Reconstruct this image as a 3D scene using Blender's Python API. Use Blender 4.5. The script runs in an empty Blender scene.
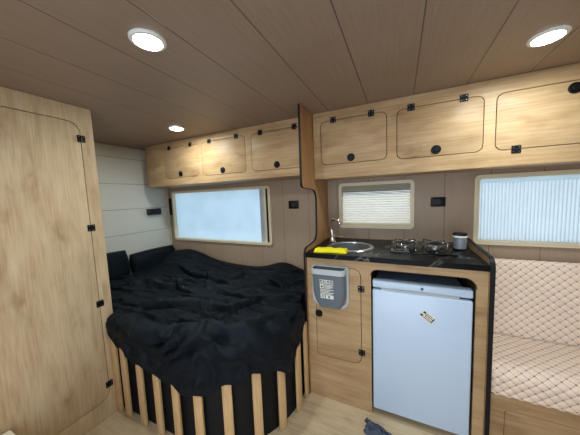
import bpy, bmesh, math, random
from mathutils import Vector, Matrix, noise
random.seed(7)
scene = bpy.context.scene
COL = scene.collection
PI = math.pi

# ------------------------------------------------------------------ helpers
def tag(o, label, cat, group=None, kind=None):
    if label: o['label'] = label
    if cat: o['category'] = cat
    if group: o['group'] = group
    if kind: o['kind'] = kind
    return o

def thing(name, loc, label, cat, group=None):
    o = bpy.data.objects.new(name, None)
    o.empty_display_size = .05
    o.location = loc
    COL.objects.link(o)
    return tag(o, label, cat, group)

def world_loc(o):
    v = Vector((0, 0, 0))
    while o is not None:
        v += o.location
        o = o.parent
    return v

def obj(name, bm, mat, parent=None, loc=None, smooth=True, angle=35, label=None):
    """link a bmesh (built in world coordinates) as one mesh object"""
    bmesh.ops.recalc_face_normals(bm, faces=bm.faces)
    me = bpy.data.meshes.new(name)
    base = world_loc(parent) if parent is not None else Vector((0, 0, 0))
    off = Vector(loc) if loc is not None else base
    bmesh.ops.translate(bm, verts=bm.verts, vec=-off)
    bm.to_mesh(me); bm.free()
    for m in (mat if isinstance(mat, (list, tuple)) else [mat]):
        me.materials.append(m)
    o = bpy.data.objects.new(name, me)
    COL.objects.link(o)
    if parent is not None:
        o.parent = parent
    o.location = off - base
    if smooth:
        me.polygons.foreach_set('use_smooth', [True] * len(me.polygons))
        me.set_sharp_from_angle(angle=math.radians(angle))
    if label: o['label'] = label
    return o

def struct(name, bm, mat, **k):
    o = obj(name, bm, mat, **k); o['kind'] = 'structure'; return o

def BM(): return bmesh.new()

def add_box(bm, x0, x1, y0, y1, z0, z1, bev=0, seg=2, mi=0):
    t = bmesh.new()
    vs = [t.verts.new((x, y, z)) for x in (x0, x1) for y in (y0, y1) for z in (z0, z1)]
    for f in ((0,1,3,2),(4,6,7,5),(0,4,5,1),(2,3,7,6),(0,2,6,4),(1,5,7,3)):
        t.faces.new([vs[i] for i in f])
    bmesh.ops.recalc_face_normals(t, faces=t.faces)
    if bev > 0:
        bmesh.ops.bevel(t, geom=t.edges[:], offset=bev, segments=seg, profile=.5, affect='EDGES')
    merge(bm, t, mi)

def merge(bm, t, mi=0, mat=None):
    if mat is not None: bmesh.ops.transform(t, matrix=mat, verts=t.verts)
    mp = {v: bm.verts.new(v.co) for v in t.verts}
    for f in t.faces:
        try:
            nf = bm.faces.new([mp[v] for v in f.verts]); nf.material_index = mi
        except ValueError:
            pass
    t.free()

def box(*a, **k):
    b = BM(); add_box(b, *a, **k); return b

def rrect(x0, x1, y0, y1, r, n=6):
    """rounded rectangle outline, counter-clockwise; r = radius or (bl, br, tr, tl)"""
    rs = (r,) * 4 if not isinstance(r, (tuple, list)) else r
    out = []
    for (cx, cy, sx, sy, a0), rr in zip(((x0, y0, 1, 1, PI), (x1, y0, -1, 1, 1.5*PI), (x1, y1, -1, -1, 0), (x0, y1, 1, -1, .5*PI)), rs):
        if rr <= 0: out.append((cx, cy)); continue
        for i in range(n + 1):
            a = a0 + .5*PI*i/n
            out.append((cx + sx*rr + rr*math.cos(a), cy + sy*rr + rr*math.sin(a)))
    return out

def circle(cx, cy, r, n=40):
    return [(cx + r*math.cos(2*PI*i/n), cy + r*math.sin(2*PI*i/n)) for i in range(n)]

def fillet(pts, radii, n=6):
    """round the corners of a polyline polygon"""
    out = []; N = len(pts)
    for i, p in enumerate(pts):
        r = radii[i]
        if r <= 0: out.append(p); continue
        a = Vector(pts[i-1]) - Vector(p); b = Vector(pts[(i+1) % N]) - Vector(p)
        la, lb = a.length, b.length; a.normalize(); b.normalize()
        ang = a.angle(b); d = min(r/math.tan(ang/2), la*.49, lb*.49)
        p0 = Vector(p) + a*d; p1 = Vector(p) + b*d
        for k in range(n + 1):
            t = k/n
            q = p0*(1-t)**2 + Vector(p)*2*t*(1-t) + p1*t*t
            out.append((q.x, q.y))
    return out

def to3(axis, u, v, w):
    # axis = normal of the plate; (u, v) in plane
    if axis == 'Y': return (u, w, v)       # u=x v=z
    if axis == 'X': return (w, u, v)       # u=y v=z
    return (u, v, w)                       # Z: u=x v=y

def plate(outer, holes, axis, w0, w1, bm=None, bev=0, mi=0):
    """flat plate with holes, between w0 and w1 on the axis"""
    t = bmesh.new()
    es = []
    for loop in [outer] + list(holes):
        vs = [t.verts.new(to3(axis, u, v, w0)) for u, v in loop]
        for i in range(len(vs)):
            es.append(t.edges.new((vs[i], vs[(i+1) % len(vs)])))
    if holes:
        bmesh.ops.triangle_fill(t, use_beauty=True, use_dissolve=False, edges=es)
    else:
        t.faces.new(vs)
    ext = bmesh.ops.extrude_face_region(t, geom=t.faces[:])
    nv = [g for g in ext['geom'] if isinstance(g, bmesh.types.BMVert)]
    d = Vector(to3(axis, 0, 0, w1 - w0))
    bmesh.ops.translate(t, verts=nv, vec=d)
    bmesh.ops.recalc_face_normals(t, faces=t.faces)
    if bev > 0 and not holes:
        ed = [e for e in t.edges if len(e.link_faces) == 2 and e.calc_face_angle(0) > .9]
        bmesh.ops.bevel(t, geom=ed, offset=bev, segments=2, profile=.5, affect='EDGES')
    if bm is None: return t
    merge(bm, t, mi); return bm

def tube(bm, pts, r, n=10, mi=0, closed=False):
    t = bmesh.new(); rings = []
    P = [Vector(p) for p in pts]; N = len(P)
    rr = r if isinstance(r, (list, tuple)) else [r]*N
    ref = None
    for i, p in enumerate(P):
        if closed: d = (P[(i+1) % N] - P[i-1]).normalized()
        else: d = (P[min(i+1, N-1)] - P[max(i-1, 0)]).normalized()
        if ref is None:
            ref = Vector((0, 0, 1)) if abs(d.z) < .9 else Vector((1, 0, 0))
        u = d.cross(ref).normalized(); ref = u.cross(d).normalized()
        rings.append([t.verts.new(p + (u*math.cos(2*PI*k/n) + ref*math.sin(2*PI*k/n))*rr[i]) for k in range(n)])
    M = N if closed else N - 1
    for i in range(M):
        a, b = rings[i], rings[(i+1) % N]
        for k in range(n):
            t.faces.new((a[k], a[(k+1) % n], b[(k+1) % n], b[k]))
    if not closed:
        t.faces.new(rings[0]); t.faces.new(rings[-1])
    bmesh.ops.recalc_face_normals(t, faces=t.faces)
    merge(bm, t, mi)

def lathe(bm, prof, c, axis='Z', n=32, mi=0, ring=False):
    """prof = list of (radius, height) ; closed with caps"""
    t = bmesh.new(); rings = []
    c = Vector(c)
    for r, h in prof:
        if r < 1e-6: rings.append([t.verts.new(c + Vector(to3(axis, 0, 0, h)))]); continue
        rings.append([t.verts.new(c + Vector(to3(axis, r*math.cos(2*PI*k/n), r*math.sin(2*PI*k/n), h))) for k in range(n)])
    for a, b in zip(rings, rings[1:] + (rings[:1] if ring else [])):
        for k in range(n):
            k2 = (k+1) % n
            if len(a) == 1 and len(b) == 1: continue
            if len(a) == 1: t.faces.new((a[0], b[k], b[k2]))
            elif len(b) == 1: t.faces.new((a[k], a[k2], b[0]))
            else: t.faces.new((a[k], a[k2], b[k2], b[k]))
    if not ring and len(rings[0]) > 1: t.faces.new(rings[0])
    if not ring and len(rings[-1]) > 1: t.faces.new(rings[-1])
    bmesh.ops.recalc_face_normals(t, faces=t.faces)
    merge(bm, t, mi)

def sweep_band(bm, path, axis, w0, w1, th):
    """a thin strip following path (list of 2D points), from w0 to w1 across, of thickness th outward (left normal)"""
    t = bmesh.new(); R = []
    N = len(path)
    for i, p in enumerate(path):
        a = Vector(path[max(i-1, 0)]); b = Vector(path[min(i+1, N-1)])
        d = (b - a).normalized(); nrm = Vector((-d.y, d.x))
        q = Vector(p) + nrm*th
        R.append([t.verts.new(to3(axis, *p, w0)), t.verts.new(to3(axis, *p, w1)), t.verts.new(to3(axis, q.x, q.y, w1)), t.verts.new(to3(axis, q.x, q.y, w0))])
    for a, b in zip(R, R[1:]):
        for k in range(4):
            t.faces.new((a[k], a[(k+1) % 4], b[(k+1) % 4], b[k]))
    t.faces.new(R[0]); t.faces.new(R[-1])
    bmesh.ops.recalc_face_normals(t, faces=t.faces)
    merge(bm, t)

# ------------------------------------------------------------------ materials
def new_mat(name):
    m = bpy.data.materials.new(name); m.use_nodes = True
    nt = m.node_tree; nt.nodes.clear()
    out = nt.nodes.new('ShaderNodeOutputMaterial')
    b = nt.nodes.new('ShaderNodeBsdfPrincipled')
    nt.links.new(b.outputs[0], out.inputs[0])
    return m, nt, b

def srgb(r, g, b):
    f = lambda c: (c/255/12.92) if c/255 <= .04045 else ((c/255 + .055)/1.055)**2.4
    return (f(r), f(g), f(b), 1)

def plain(name, col, rough=.5, metal=0, bump=0, bscale=200, coat=0, spec=.5, var=.06):
    m, nt, b = new_mat(name)
    b.inputs['Base Color'].default_value = col
    b.inputs['Roughness'].default_value = rough
    b.inputs['Metallic'].default_value = metal
    b.inputs['Coat Weight'].default_value = coat
    b.inputs['Specular IOR Level'].default_value = spec
    tc = nt.nodes.new('ShaderNodeTexCoord')
    n = nt.nodes.new('ShaderNodeTexNoise'); n.inputs['Scale'].default_value = bscale
    n.inputs['Detail'].default_value = 3
    nt.links.new(tc.outputs['Object'], n.inputs['Vector'])
    mr = nt.nodes.new('ShaderNodeMapRange')
    mr.inputs[3].default_value = max(rough - var, 0); mr.inputs[4].default_value = min(rough + var, 1)
    nt.links.new(n.outputs[0], mr.inputs[0]); nt.links.new(mr.outputs[0], b.inputs['Roughness'])
    if bump:
        bp = nt.nodes.new('ShaderNodeBump'); bp.inputs['Strength'].default_value = bump
        bp.inputs['Distance'].default_value = .002
        nt.links.new(n.outputs[0], bp.inputs['Height']); nt.links.new(bp.outputs[0], b.inputs['Normal'])
    return m

def ramp(nt, stops):
    r = nt.nodes.new('ShaderNodeValToRGB')
    e = r.color_ramp.elements
    e[0].position, e[0].color = stops[0]
    e[1].position, e[1].color = stops[-1]
    for p, c in stops[1:-1]:
        x = e.new(p); x.color = c
    return r

def math_node(nt, op, a, b=None):
    n = nt.nodes.new('ShaderNodeMath'); n.operation = op
    for i, v in enumerate((a, b)):
        if v is None: continue
        if isinstance(v, (int, float)): n.inputs[i].default_value = v
        else: nt.links.new(v, n.inputs[i])
    return n.outputs[0]

def wood(name, dark, mid, light, grain='X', rough=.45, scale=1.0, seam=None, knots=.35):
    """oak decor: stretched noise along the grain, fine pores and a few cathedral bands"""
    m, nt, b = new_mat(name)
    tc = nt.nodes.new('ShaderNodeTexCoord')
    def stretched(lo, hi):
        mp = nt.nodes.new('ShaderNodeMapping')
        s = [hi, hi, hi]; s['XYZ'.index(grain)] = lo
        mp.inputs['Scale'].default_value = [q*scale for q in s]
        nt.links.new(tc.outputs['Object'], mp.inputs['Vector'])
        return mp.outputs[0]
    n1 = nt.nodes.new('ShaderNodeTexNoise'); n1.inputs['Scale'].default_value = 1
    n1.inputs['Detail'].default_value = 5; n1.inputs['Distortion'].default_value = 1.2
    nt.links.new(stretched(1.6, 9), n1.inputs['Vector'])
    n2 = nt.nodes.new('ShaderNodeTexNoise'); n2.inputs['Scale'].default_value = 1
    n2.inputs['Detail'].default_value = 4
    nt.links.new(stretched(6, 110), n2.inputs['Vector'])
    n3 = nt.nodes.new('ShaderNodeTexNoise'); n3.inputs['Scale'].default_value = 1
    n3.inputs['Detail'].default_value = 2
    nt.links.new(stretched(3.0, 7.5), n3.inputs['Vector'])
    r = ramp(nt, [(.28, dark), (.5, mid), (.72, light)])
    h = math_node(nt, 'ADD', math_node(nt, 'MULTIPLY', n1.outputs[0], .58), math_node(nt, 'MULTIPLY', n2.outputs[0], .42))
    nt.links.new(h, r.inputs[0])
    kn = ramp(nt, [(.66, (1, 1, 1, 1)), (.80, (1-knots, 1-knots*1.15, 1-knots*1.3, 1))])
    nt.links.new(n3.outputs[0], kn.inputs[0])
    mx = nt.nodes.new('ShaderNodeMix'); mx.data_type = 'RGBA'; mx.blend_type = 'MULTIPLY'
    mx.inputs[0].default_value = 1
    nt.links.new(r.outputs[0], mx.inputs[6]); nt.links.new(kn.outputs[0], mx.inputs[7])
    # small dark knots and a soft cloudy mottling
    mp4 = nt.nodes.new('ShaderNodeMapping'); q4 = [11, 11, 11]; q4['XYZ'.index(grain)] = 6
    mp4.inputs['Scale'].default_value = q4; nt.links.new(tc.outputs['Object'], mp4.inputs['Vector'])
    n4 = nt.nodes.new('ShaderNodeTexNoise'); n4.inputs['Scale'].default_value = 1; n4.inputs['Detail'].default_value = 4
    nt.links.new(mp4.outputs[0], n4.inputs['Vector'])
    k4 = ramp(nt, [(.30, (1.06, 1.06, 1.06, 1)), (.58, (.97, .965, .955, 1)), (.68, (.86, .83, .79, 1)), (.78, (.62, .54, .46, 1))])
    nt.links.new(n4.outputs[0], k4.inputs[0])
    mx4 = nt.nodes.new('ShaderNodeMix'); mx4.data_type = 'RGBA'; mx4.blend_type = 'MULTIPLY'; mx4.inputs[0].default_value = 1
    nt.links.new(mx.outputs[2], mx4.inputs[6]); nt.links.new(k4.outputs[0], mx4.inputs[7])
    nt.links.new(mx4.outputs[2], b.inputs['Base Color'])
    b.inputs['Roughness'].default_value = rough; b.inputs['Specular IOR Level'].default_value = .28
    bp = nt.nodes.new('ShaderNodeBump'); bp.inputs['Strength'].default_value = .12; bp.inputs['Distance'].default_value = .001
    nt.links.new(n2.outputs[0], bp.inputs['Height']); nt.links.new(bp.outputs[0], b.inputs['Normal'])
    return m

def panel_mat(name, col, col2, across, pitch, offset, grain, rough=.5, groove=.0035):
    """laminated lining boards: tongue-and-groove joints every `pitch` along axis `across`"""
    m, nt, b = new_mat(name)
    tc = nt.nodes.new('ShaderNodeTexCoord')
    sx = nt.nodes.new('ShaderNodeSeparateXYZ'); nt.links.new(tc.outputs['Object'], sx.inputs[0])
    c = sx.outputs['XYZ'.index(across)]
    fr = math_node(nt, 'FRACT', math_node(nt, 'ADD', math_node(nt, 'DIVIDE', math_node(nt, 'SUBTRACT', c, offset), pitch), .5+50))
    dist = math_node(nt, 'MULTIPLY', math_node(nt, 'ABSOLUTE', math_node(nt, 'SUBTRACT', fr, .5)), pitch)
    line = math_node(nt, 'LESS_THAN', dist, groove*.5)
    d2 = math_node(nt, 'ABSOLUTE', math_node(nt, 'SUBTRACT', dist, groove*1.6))
    mp = nt.nodes.new('ShaderNodeMapping')
    s = [260, 260, 260]; s['XYZ'.index(grain)] = 7
    mp.inputs['Scale'].default_value = s
    nt.links.new(tc.outputs['Object'], mp.inputs['Vector'])
    n = nt.nodes.new('ShaderNodeTexNoise'); n.inputs['Scale'].default_value = 1; n.inputs['Detail'].default_value = 3
    nt.links.new(mp.outputs[0], n.inputs['Vector'])
    nb = nt.nodes.new('ShaderNodeTexNoise'); nb.inputs['Scale'].default_value = 3.5; nb.inputs['Detail'].default_value = 2
    nt.links.new(tc.outputs['Object'], nb.inputs['Vector'])
    h = math_node(nt, 'ADD', math_node(nt, 'MULTIPLY', n.outputs[0], .7), math_node(nt, 'MULTIPLY', nb.outputs[0], .3))
    r = ramp(nt, [(.33, col2), (.62, col)]); nt.links.new(h, r.inputs[0])
    mx = nt.nodes.new('ShaderNodeMix'); mx.data_type = 'RGBA'
    mx.inputs[7].default_value = tuple(v*.22 for v in col[:3]) + (1,)
    nt.links.new(line, mx.inputs[0]); nt.links.new(r.outputs[0], mx.inputs[6])
    nt.links.new(mx.outputs[2], b.inputs['Base Color'])
    b.inputs['Roughness'].default_value = rough
    gv = nt.nodes.new('ShaderNodeMapRange'); gv.inputs[1].default_value = 0; gv.inputs[2].default_value = groove*1.5
    nt.links.new(dist, gv.inputs[0])
    hh = math_node(nt, 'ADD', gv.outputs[0], math_node(nt, 'MULTIPLY', n.outputs[0], .06))
    bp = nt.nodes.new('ShaderNodeBump'); bp.inputs['Strength'].default_value = .6; bp.inputs['Distance'].default_value = .002
    nt.links.new(hh, bp.inputs['Height']); nt.links.new(bp.outputs[0], b.inputs['Normal'])
    return m

OAK_D, OAK_M, OAK_L = srgb(148, 116, 82), srgb(176, 145, 108), srgb(196, 168, 132)
WARD = (srgb(172, 142, 108), srgb(197, 171, 138), srgb(212, 190, 160))
M = {}
M['oak_x'] = wood('oak_along_x', OAK_D, OAK_M, OAK_L, 'X')
M['oak_z'] = wood('oak_upright', OAK_D, OAK_M, OAK_L, 'Z')
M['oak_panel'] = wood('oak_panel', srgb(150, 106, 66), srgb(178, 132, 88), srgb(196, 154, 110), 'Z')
M['oak_y'] = wood('oak_along_y', OAK_D, OAK_M, OAK_L, 'Y')
M['oak_wardrobe'] = wood('oak_wardrobe', *WARD, 'Z', scale=1.25, knots=.25)
M['slat'] = wood('pine_slat', srgb(170, 132, 92), srgb(200, 164, 120), srgb(216, 186, 146), 'Z', rough=.55)
M['floor'] = wood('floor_vinyl', srgb(168, 144, 114), srgb(196, 174, 144), srgb(212, 192, 164), 'X', rough=.42, scale=.8, knots=.2)
M['ceiling'] = panel_mat('ceiling_boards', srgb(148, 127, 111), srgb(136, 115, 98), 'X', .2432, .0673, 'Y')
M['wall_side'] = panel_mat('side_wall_boards', srgb(216, 213, 204), srgb(207, 203, 193), 'Z', .2465, .99, 'Y')
M['wall_back'] = panel_mat('back_wall_boards', srgb(164, 142, 122), srgb(156, 133, 113), 'X', .243, .03, 'Z', groove=.0025)
M['dark_gap'] = plain('dark_gap', srgb(38, 24, 15), .9, spec=.1)
M['black'] = plain('black_plastic', (.004, .004, .005, 1), .45, spec=.25)
M['black_edge'] = plain('black_edging', (.005, .005, .006, 1), .5, spec=.25)
M['black_board'] = plain('black_board', (.004, .004, .006, 1), .6, spec=.25)
M['steel'] = plain('stainless_steel', (.62, .62, .62, 1), .28, 1)
M['chrome'] = plain('chrome', (.8, .8, .8, 1), .08, 1)
M['white'] = plain('white_enamel', srgb(190, 208, 233), .3, coat=.2, var=0)
M['white_rim'] = plain('white_plastic', srgb(225, 225, 222), .45)
M['cream'] = plain('cream_frame', srgb(222, 208, 180), .45)
M['pale_trim'] = plain('pale_trim', srgb(205, 196, 180), .5)
M['grey_dark'] = plain('slate_plastic', srgb(98, 106, 116), .5)
M['grey_light'] = plain('light_grey_plastic', srgb(178, 182, 186), .45)
M['grey_hollow'] = plain('shadow_grey_plastic', srgb(66, 76, 84), .5)
M['print_white'] = plain('white_print', srgb(224, 224, 218), .6)
M['print_dark'] = plain('dark_print', srgb(46, 50, 56), .6)
M['print_red'] = plain('red_print', srgb(150, 70, 66), .6)
M['print_blue'] = plain('blue_print', srgb(60, 84, 132), .5)
M['yellow'] = plain('yellow_cloth', srgb(238, 222, 22), .85, bump=.5, bscale=500)
M['rag'] = plain('slate_cloth', srgb(72, 80, 98), .9, bump=.5, bscale=400)
M['soft_cream'] = plain('cream_fabric', srgb(222, 208, 186), .85, bump=.3, bscale=300)
M['rubber'] = plain('dark_rubber', (.02, .02, .02, 1), .7)
M['hob'] = plain('black_glass', (.004, .004, .005, 1), .12, spec=.3)
M['bowl'] = plain('dark_bowl', (.15, .155, .165, 1), .4, .2)
M['iron'] = plain('enamelled_wire', (.32, .32, .32, 1), .16, .85)
M['cup_side'] = plain('brushed_cup', srgb(134, 140, 148), .4, .3)

def bedding(name, c0, c1):
    m, nt, b = new_mat(name)
    tc = nt.nodes.new('ShaderNodeTexCoord')
    n = nt.nodes.new('ShaderNodeTexNoise'); n.inputs['Scale'].default_value = 9; n.inputs['Detail'].default_value = 6
    nt.links.new(tc.outputs['Object'], n.inputs['Vector'])
    r = ramp(nt, [(.35, c0), (.65, c1)]); nt.links.new(n.outputs[0], r.inputs[0])
    nt.links.new(r.outputs[0], b.inputs['Base Color'])
    b.inputs['Roughness'].default_value = .6
    b.inputs['Sheen Weight'].default_value = 0
    b.inputs['Specular IOR Level'].default_value = .13
    b.inputs['Sheen Roughness'].default_value = .4
    w = nt.nodes.new('ShaderNodeTexNoise'); w.inputs['Scale'].default_value = 38; w.inputs['Detail'].default_value = 5
    w.inputs['Distortion'].default_value = 1.5
    nt.links.new(tc.outputs['Object'], w.inputs['Vector'])
    bp = nt.nodes.new('ShaderNodeBump'); bp.inputs['Strength'].default_value = .25; bp.inputs['Distance'].default_value = .006
    nt.links.new(w.outputs[0], bp.inputs['Height']); nt.links.new(bp.outputs[0], b.inputs['Normal'])
    return m
M['duvet'] = bedding('navy_black_duvet', (.0032, .0058, .0094, 1), (.0048, .0080, .0124, 1))
M['mattress'] = bedding('black_mattress', (.008, .008, .010, 1), (.012, .012, .015, 1))

def marble():
    m, nt, b = new_mat('black_marble')
    tc = nt.nodes.new('ShaderNodeTexCoord')
    n = nt.nodes.new('ShaderNodeTexNoise'); n.inputs['Scale'].default_value = 3; n.inputs['Detail'].default_value = 3
    n.inputs['Distortion'].default_value = .8
    nt.links.new(tc.outputs['Object'], n.inputs['Vector'])
    d = math_node(nt, 'ABSOLUTE', math_node(nt, 'SUBTRACT', n.outputs[0], .5))
    r = ramp(nt, [(0, (.16, .155, .15, 1)), (.005, (.03, .03, .03, 1)), (.015, (.006, .006, .007, 1))])
    nt.links.new(d, r.inputs[0]); nt.links.new(r.outputs[0], b.inputs['Base Color'])
    b.inputs['Roughness'].default_value = .3
    b.inputs['Specular IOR Level'].default_value = .07
    return m
M['marble'] = marble()

def quilt_mat():
    m, nt, b = new_mat('quilted_beige_leather')
    uv = nt.nodes.new('ShaderNodeUVMap')
    sx = nt.nodes.new('ShaderNodeSeparateXYZ'); nt.links.new(uv.outputs[0], sx.inputs[0])
    a = math_node(nt, 'ADD', sx.outputs[0], sx.outputs[1]); c = math_node(nt, 'SUBTRACT', sx.outputs[0], sx.outputs[1])
    def tri(v):
        f = math_node(nt, 'FRACT', math_node(nt, 'ADD', v, 100.5))
        return math_node(nt, 'ABSOLUTE', math_node(nt, 'SUBTRACT', f, .5))
    ta, tb = tri(a), tri(c)
    line = math_node(nt, 'LESS_THAN', math_node(nt, 'MINIMUM', ta, tb), .036)
    node = math_node(nt, 'LESS_THAN', math_node(nt, 'MAXIMUM', ta, tb), .10)
    n = nt.nodes.new('ShaderNodeTexNoise'); n.inputs['Scale'].default_value = 3
    nt.links.new(uv.outputs[0], n.inputs['Vector'])
    r = ramp(nt, [(.3, srgb(234, 208, 190)), (.7, srgb(241, 219, 202))]); nt.links.new(n.outputs[0], r.inputs[0])
    mx = nt.nodes.new('ShaderNodeMix'); mx.data_type = 'RGBA'; mx.inputs[7].default_value = srgb(150, 118, 102)
    nt.links.new(math_node(nt, 'MULTIPLY', line, .6), mx.inputs[0]); nt.links.new(r.outputs[0], mx.inputs[6])
    m2 = nt.nodes.new('ShaderNodeMix'); m2.data_type = 'RGBA'; m2.inputs[7].default_value = srgb(98, 72, 64)
    nt.links.new(math_node(nt, 'MULTIPLY', node, .8), m2.inputs[0]); nt.links.new(mx.outputs[2], m2.inputs[6])
    nt.links.new(m2.outputs[2], b.inputs['Base Color'])
    b.inputs['Roughness'].default_value = .5
    return m
M['quilt'] = quilt_mat()

def blind_mat(name, col, trans=.55, stripe=None, pitch=.02, amount=.2):
    """pleated translucent cloth, lit from outside"""
    m = bpy.data.materials.new(name); m.use_nodes = True
    nt = m.node_tree; nt.nodes.clear()
    out = nt.nodes.new('ShaderNodeOutputMaterial')
    tc = nt.nodes.new('ShaderNodeTexCoord')
    n = nt.nodes.new('ShaderNodeTexNoise'); n.inputs['Scale'].default_value = 6
    nt.links.new(tc.outputs['Object'], n.inputs['Vector'])
    r = ramp(nt, [(.3, tuple(c*.94 for c in col[:3]) + (1,)), (.7, col)]); nt.links.new(n.outputs[0], r.inputs[0])
    colr = r.outputs[0]
    if stripe:
        sx = nt.nodes.new('ShaderNodeSeparateXYZ'); nt.links.new(tc.outputs['Object'], sx.inputs[0])
        f = math_node(nt, 'FRACT', math_node(nt, 'ADD', math_node(nt, 'DIVIDE', sx.outputs['XYZ'.index(stripe)], pitch), 100))
        ln = math_node(nt, 'MULTIPLY', math_node(nt, 'LESS_THAN', f, .3), amount)
        mx = nt.nodes.new('ShaderNodeMix'); mx.data_type = 'RGBA'; mx.blend_type = 'MIX'
        mx.inputs[7].default_value = tuple(c*.45 for c in col[:3]) + (1,)
        nt.links.new(ln, mx.inputs[0]); nt.links.new(colr, mx.inputs[6]); colr = mx.outputs[2]
    d = nt.nodes.new('ShaderNodeBsdfDiffuse'); t = nt.nodes.new('ShaderNodeBsdfTranslucent')
    nt.links.new(colr, d.inputs[0]); nt.links.new(colr, t.inputs[0])
    mix = nt.nodes.new('ShaderNodeMixShader'); mix.inputs[0].default_value = trans
    nt.links.new(d.outputs[0], mix.inputs[1]); nt.links.new(t.outputs[0], mix.inputs[2])
    nt.links.new(mix.outputs[0], out.inputs[0])
    return m
M['blind_cool'] = blind_mat('cool_white_blind', (.80, .90, .97, 1), .62)
M['blind_stripe'] = blind_mat('striped_cool_blind', (.71, .78, .84, 1), .6, 'X', .016917, .38)
M['blind_warm'] = blind_mat('warm_pleated_blind', (.84, .79, .71, 1), .6, 'Z', .01758, .28)
M['blind_roll'] = blind_mat('beige_blind_roll', (.40, .36, .27, 1), .12)

def glass_mat():
    m = bpy.data.materials.new('window_glass'); m.use_nodes = True
    nt = m.node_tree; nt.nodes.clear()
    out = nt.nodes.new('ShaderNodeOutputMaterial')
    t = nt.nodes.new('ShaderNodeBsdfTransparent'); t.inputs[0].default_value = (.9, .94, .95, 1)
    g = nt.nodes.new('ShaderNodeBsdfGlossy'); g.inputs['Roughness'].default_value = .03
    mx = nt.nodes.new('ShaderNodeMixShader'); mx.inputs[0].default_value = .07
    nt.links.new(t.outputs[0], mx.inputs[1]); nt.links.new(g.outputs[0], mx.inputs[2]); nt.links.new(mx.outputs[0], out.inputs[0])
    return m
M['glass'] = glass_mat()

def emit(name, col, s):
    m = bpy.data.materials.new(name); m.use_nodes = True
    nt = m.node_tree; nt.nodes.clear()
    out = nt.nodes.new('ShaderNodeOutputMaterial'); e = nt.nodes.new('ShaderNodeEmission')
    e.inputs[0].default_value = col; e.inputs[1].default_value = s
    nt.links.new(e.outputs[0], out.inputs[0]); return m
M['led'] = emit('led_diffuser', (.90, 1.0, .97, 1), 350)

# ------------------------------------------------------------------ room shell
XL, XR, YB, YF, ZC = -2.43, 1.75, 1.87, -.62, 1.84
struct('floor', box(XL-.06, XR+.06, YF-.06, YB+.06, -.06, 0), M['floor'])
struct('ceiling', box(XL-.06, XR+.06, YF-.06, YB+.06, ZC, ZC+.05), M['ceiling'])
struct('wall_left', box(XL-.06, XL, YF-.06, YB+.06, 0, ZC), M['wall_side'])
struct('wall_right', box(XR, XR+.06, YF-.06, YB+.06, 0, ZC), M['wall_side'])
W = {1: (-2.345, -1.062, .855, 1.405), 2: (-.437, .092, 1.035, 1.385), 3: (.430, 1.30, .947, 1.387)}
holes = [rrect(a+.017, b-.017, c+.017, d-.017, .02) for a, b, c, d in W.values()]
struct('wall_back', plate([(XL, 0), (XR, 0), (XR, ZC), (XL, ZC)], holes, 'Y', YB, YB+.05), M['wall_back'], smooth=False)
DX0, DX1, DZ1 = -.85, .55, 1.74  # unseen doorway behind the camera, added to let light in
struct('wall_front', plate([(XL, 0), (DX0, 0), (DX0, DZ1), (DX1, DZ1), (DX1, 0), (XR, 0), (XR, ZC), (XL, ZC)], [], 'Y', YF-.05, YF), M['wall_back'], smooth=False)
# corner bead between side wall and back wall
struct('trim_1', box(XL+.001, XL+.019, YB-.019, YB-.001, .02, 1.44, .004), M['pale_trim'])

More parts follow.
